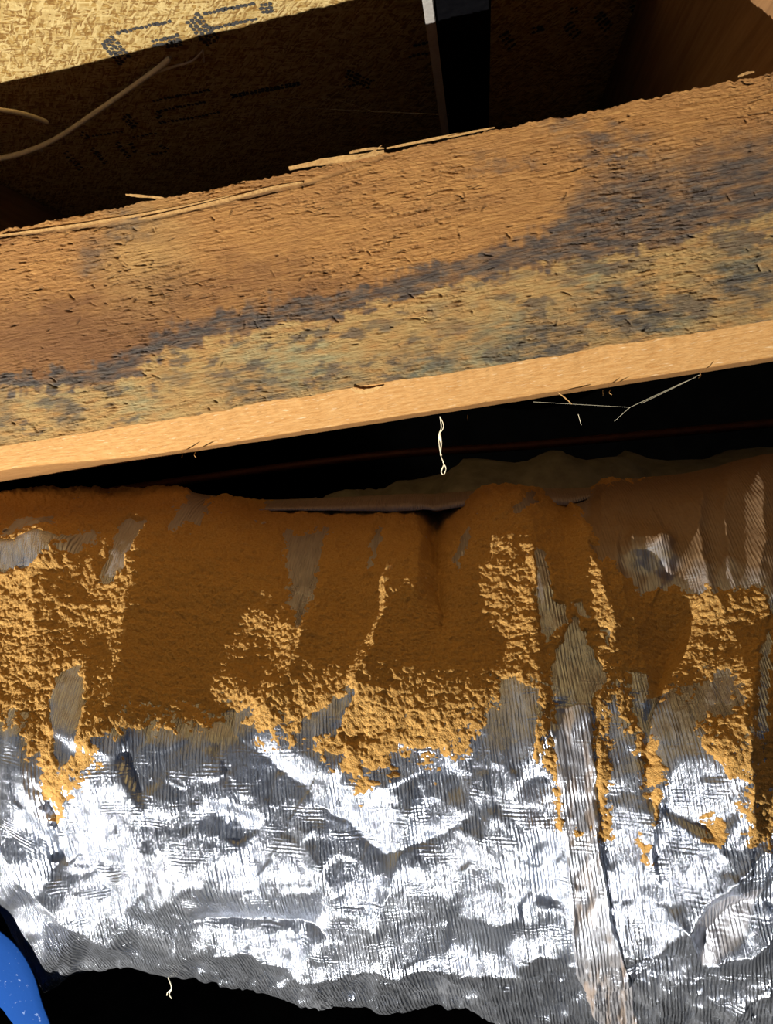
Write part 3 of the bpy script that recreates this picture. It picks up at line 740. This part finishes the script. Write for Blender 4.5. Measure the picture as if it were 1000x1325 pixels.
hd = h + thick + grain * np.interp(thick, [-1.2, 0, 1], [.75, .9, 1.1]) + drift * np.clip(th, 0, 1) * (1.5 + 2.4 * lump + 1.6 * fbm(px / 15 + 8, py / 9, 3)) 
hd = np.maximum(hd, h - .8)
PD = B + Nn * (hd / 1000)[..., None]
q = grid_quads(len(td), ND)
keep = ((hd - h).ravel()[q] > -.15).any(1); q = q[keep]
used = np.unique(q); remap = np.full(PD.shape[0] * PD.shape[1], -1); remap[used] = np.arange(len(used))
DV = PD.reshape(-1, 3)[used]; DPX, DPY = project(DV)
dust = link('wood_dust', mesh_np('wood_dust', PD.reshape(-1, 3)[used], remap[q], {'st': np.stack([sd_, tdg, 0 * sd_], -1).reshape(-1, 3)[used]}), M_dust)
tag(dust, 'ochre wood dust drifted thickly over the top of the foil duct', 'dust', kind='stuff')

# ------------------------------------------------------------------ dim things behind, in the gap
def lumpy_tube(name, path, rad, mat, label, cat, seed, amp=.012, n=48):
    pts = smoothline(path, 90); V, Q = tube(pts, rad, n)
    a = np.arange(len(V)); k = a // n; j = a % n; ctr = pts[k]; dirv = (V - ctr) / rad
    f = facets(k / 5.0, np.minimum(j, n - j) / 4.0, seed, 10) * amp + fbm(k / 11.0 + seed, np.minimum(j, n - j) / 9.0, 2) * amp
    o = link(name, mesh_np(name, V + dirv * f[:, None], Q), mat); return tag(o, label, cat)
def pt(x, y, Y): return at_y(np.array(float(x)), np.array(float(y)), Y)
r2 = .16
lumpy_tube('insulated_duct', [pt(-420, 640, 1.55) - (0, 0, r2 * .9), pt(60, 660, 1.45) - (0, 0, r2), pt(420, 654, 1.4) - (0, 0, r2), pt(640, 606, 1.4) - (0, 0, r2), pt(900, 592, 1.45) - (0, 0, r2), pt(1400, 560, 1.55) - (0, 0, r2)], r2, M_backduct,
           'dim dust-grey duct far back in the dark gap beneath the beam', 'duct', 31, .03)
V, Q = tube(smoothline([pt(-300, 700, 1.9), pt(400, 600, 1.9), pt(700, 575, 1.9), pt(1300, 520, 1.9)], 30), .011, 10)
tag(link('copper_pipe', mesh_np('copper_pipe', V, Q), M_pipe), 'faint reddish pipe crossing the dark gap under the beam', 'pipe')

# ------------------------------------------------------------------ roots, cobwebs, blue band
def on_board(pts, dz): return [at_z(np.array(float(x)), np.array(float(y)), ZC - np.interp(x, [0, 120, 222], [dz + .05, dz + .03, dz])) for x, y in pts]
V1 = tube(smoothline(on_board([(-40, 212), (0, 205), (35, 196), (75, 178), (130, 141), (180, 106), (210, 84), (220, 74)], .0045), 60), np.interp(np.linspace(0, 1, 60), [0, .15, .7, .93, 1], [.0046, .0044, .0036, .0046, .0026]), 10)
V2 = tube(smoothline(on_board([(200, 94), (225, 86), (248, 79), (262, 66)], .003), 20), np.linspace(.0026, .0014, 20), 8)
V3 = tube(smoothline(on_board([(262, 64), (263, 70), (264, 80)], .003), 8), .0013, 8)
V4 = tube(smoothline(on_board([(50, 190), (53, 194), (54, 197)], .0045), 6), [.004, .0045, .004, .003, .0015, .0006], 8)
tag(link('dry_root', tubes_mesh('dry_root', [V1, V2, V3, V4]), M_root), 'long pale dry root slanting across the dark upper left bay', 'root')
Vr = tube(smoothline(on_board([(-30, 136), (0, 142), (25, 146), (45, 152), (60, 158)], .004), 24), np.linspace(.003, .004, 24), 8)
tag(link('dry_root', tubes_mesh('dry_root', [Vr]), M_root), 'short pale dry root stub at the left edge above the long root', 'root')

def web_line(a, b, r=.00012, sag=.0):
    k = np.linspace(0, 1, 14)[:, None]; p = a * (1 - k) + b * k; p[:, 2] -= sag * np.sin(k[:, 0] * math.pi); return tube(p, r, 4)
yw = YB + .028
hang = smoothline([pt(569, 539, yw), pt(571, 552, yw), pt(569, 562, yw), pt(571, 574, yw), pt(570, 588, yw), pt(574, 600, yw), pt(571, 610, yw), pt(574, 614, yw), pt(577, 606, yw), pt(573, 598, yw)], 60)
rr = .00022 + .0006 * np.abs(perlin(np.linspace(0, 9, 60), np.full(60, .37))) + .0010 * np.exp(-((np.arange(60) - 14) / 4.0) ** 2)
strand = tube(hang, rr, 8); strand2 = tube(hang[:28] + np.array([.0022, 0, 0]) * np.sin(np.arange(28) / 4)[:, None], .0004, 6)
tag(link('cobweb', tubes_mesh('cobweb', [strand, strand2]), M_web), 'dusty looped cobweb strand hanging from the lower edge of the beam', 'cobweb')
wl = [web_line(pt(905, 485, yw), pt(815, 527, yw + .02)), web_line(pt(815, 527, yw + .02), pt(690, 520, yw)), web_line(pt(815, 527, yw + .02), pt(795, 545, yw + .05)),
      web_line(pt(900, 488, yw), pt(830, 522, yw + .01)), web_line(pt(748, 536, yw + .02), pt(752, 550, yw + .02), .00025)]
tag(link('cobweb', tubes_mesh('cobweb', wl), M_web), 'fine cobweb threads stretched under the right half of the beam', 'cobweb')
pa = at_z(np.array(340.), np.array(137.), ZC + .001); pb = at_z(np.array(574.), np.array(151.), zl + .001); pm = pa * .35 + pb * .65
wl = [web_line(pa, pb + np.array([.012, 0, 0]), .00016), web_line(pm, at_z(np.array(470.), np.array(60.), ZC + .001), .0001),
      tube(np.linspace(pm, pa, 10) + np.array([0, 0, .02]) * np.sin(np.linspace(0, 3.14, 10))[:, None], .00012, 4)]
tag(link('cobweb', tubes_mesh('cobweb', wl), M_web), 'fine cobweb threads in the dark bay above the middle of the beam', 'cobweb')

# blue band at the lower left corner: a flat curved strap with real thickness
out_ = smoothline([(-60, 1165), (0, 1205), (26, 1230), (44, 1262), (55, 1298), (66, 1328), (76, 1370)], 40)
inn_ = smoothline([(-90, 1240), (-40, 1268), (0, 1303), (10, 1316), (20, 1329), (28, 1345), (40, 1390)], 40)
Yb = .60
fr = np.stack([at_y(out_[:, 0], out_[:, 1], Yb), at_y(out_[:, 0] * .75 + inn_[:, 0] * .25, out_[:, 1] * .75 + inn_[:, 1] * .25, Yb - .0015),
               at_y(out_[:, 0] * .3 + inn_[:, 0] * .7, out_[:, 1] * .3 + inn_[:, 1] * .7, Yb - .0015), at_y(inn_[:, 0], inn_[:, 1], Yb)], 1)
bk = fr[:, ::-1] * ((Yb + .008) / Yb)
ring = np.concatenate([fr, bk], 1)         # 40 x 8
nq = 8; V = ring.reshape(-1, 3); Q = []
for k in range(39):
    for i in range(nq): Q.append((k * nq + i, k * nq + (i + 1) % nq, (k + 1) * nq + (i + 1) % nq, (k + 1) * nq + i))
bm_o = link('blue_strap', mesh_np('blue_strap', V, np.array(Q)), M_blue)
mod = bm_o.modifiers.new('bevel', 'BEVEL'); mod.width = .0008; mod.segments = 2; mod.limit_method = 'ANGLE'
tag(bm_o, 'curved blue plastic strap dusted with specks at the lower left corner', 'strap')

# pale chips lying about
def chip(px_, py_, Y, w, l, label):
    k = np.hypot(DPX - px_, DPY - py_) < 4; c = DV[k][np.argmin(DV[k][:, 1])] + np.array([0, -.0009, .0009]); pts = [c + np.array([x, 0, z]) for x, z in ((-l / 2, -.3 * w), (-l / 5, .1 * w), (l / 5, .3 * w), (l / 2, 0))]
    V, Q = tube(smoothline(pts, 9), w * np.array([.25, .7, .95, 1, .9, .8, .7, .5, .2]) / 2, 6)
    tag(link('wood_chip', mesh_np('wood_chip', V, Q, smooth=False), M_chip), label, 'wood chip', 'loose chips')
M_chip = mat_simple('pale_chip', (.42, .32, .19), (.60, .50, .33), 500, .8)
chip(344, 675, .815, .003, .0055, 'pale chip lying on the dark dust left of the middle')
chip(6, 683, .80, .003, .006, 'pale chip on the dust at the left edge below the beam')
# a loose thread hanging from the lower edge of the wrap
FV = PV.reshape(-1, 3); FX, FY = project(FV); k = (np.abs(FX - 220) < 3) & (FV[:, 1] < .75)
c = FV[k][np.argmax(FY[k])]; Yt = float(c[1])
tz = tubes_mesh('loose_thread', [tube(smoothline([c, pt(222, 1278, Yt), pt(219, 1286, Yt), pt(222, 1292, Yt)], 14) - cen, .0005, 5), tube(smoothline([pt(222, 1280, Yt), pt(217, 1284, Yt), pt(216, 1288, Yt)], 8) - cen, .0004, 5)])
link('loose_thread', tz, M_web, duct)
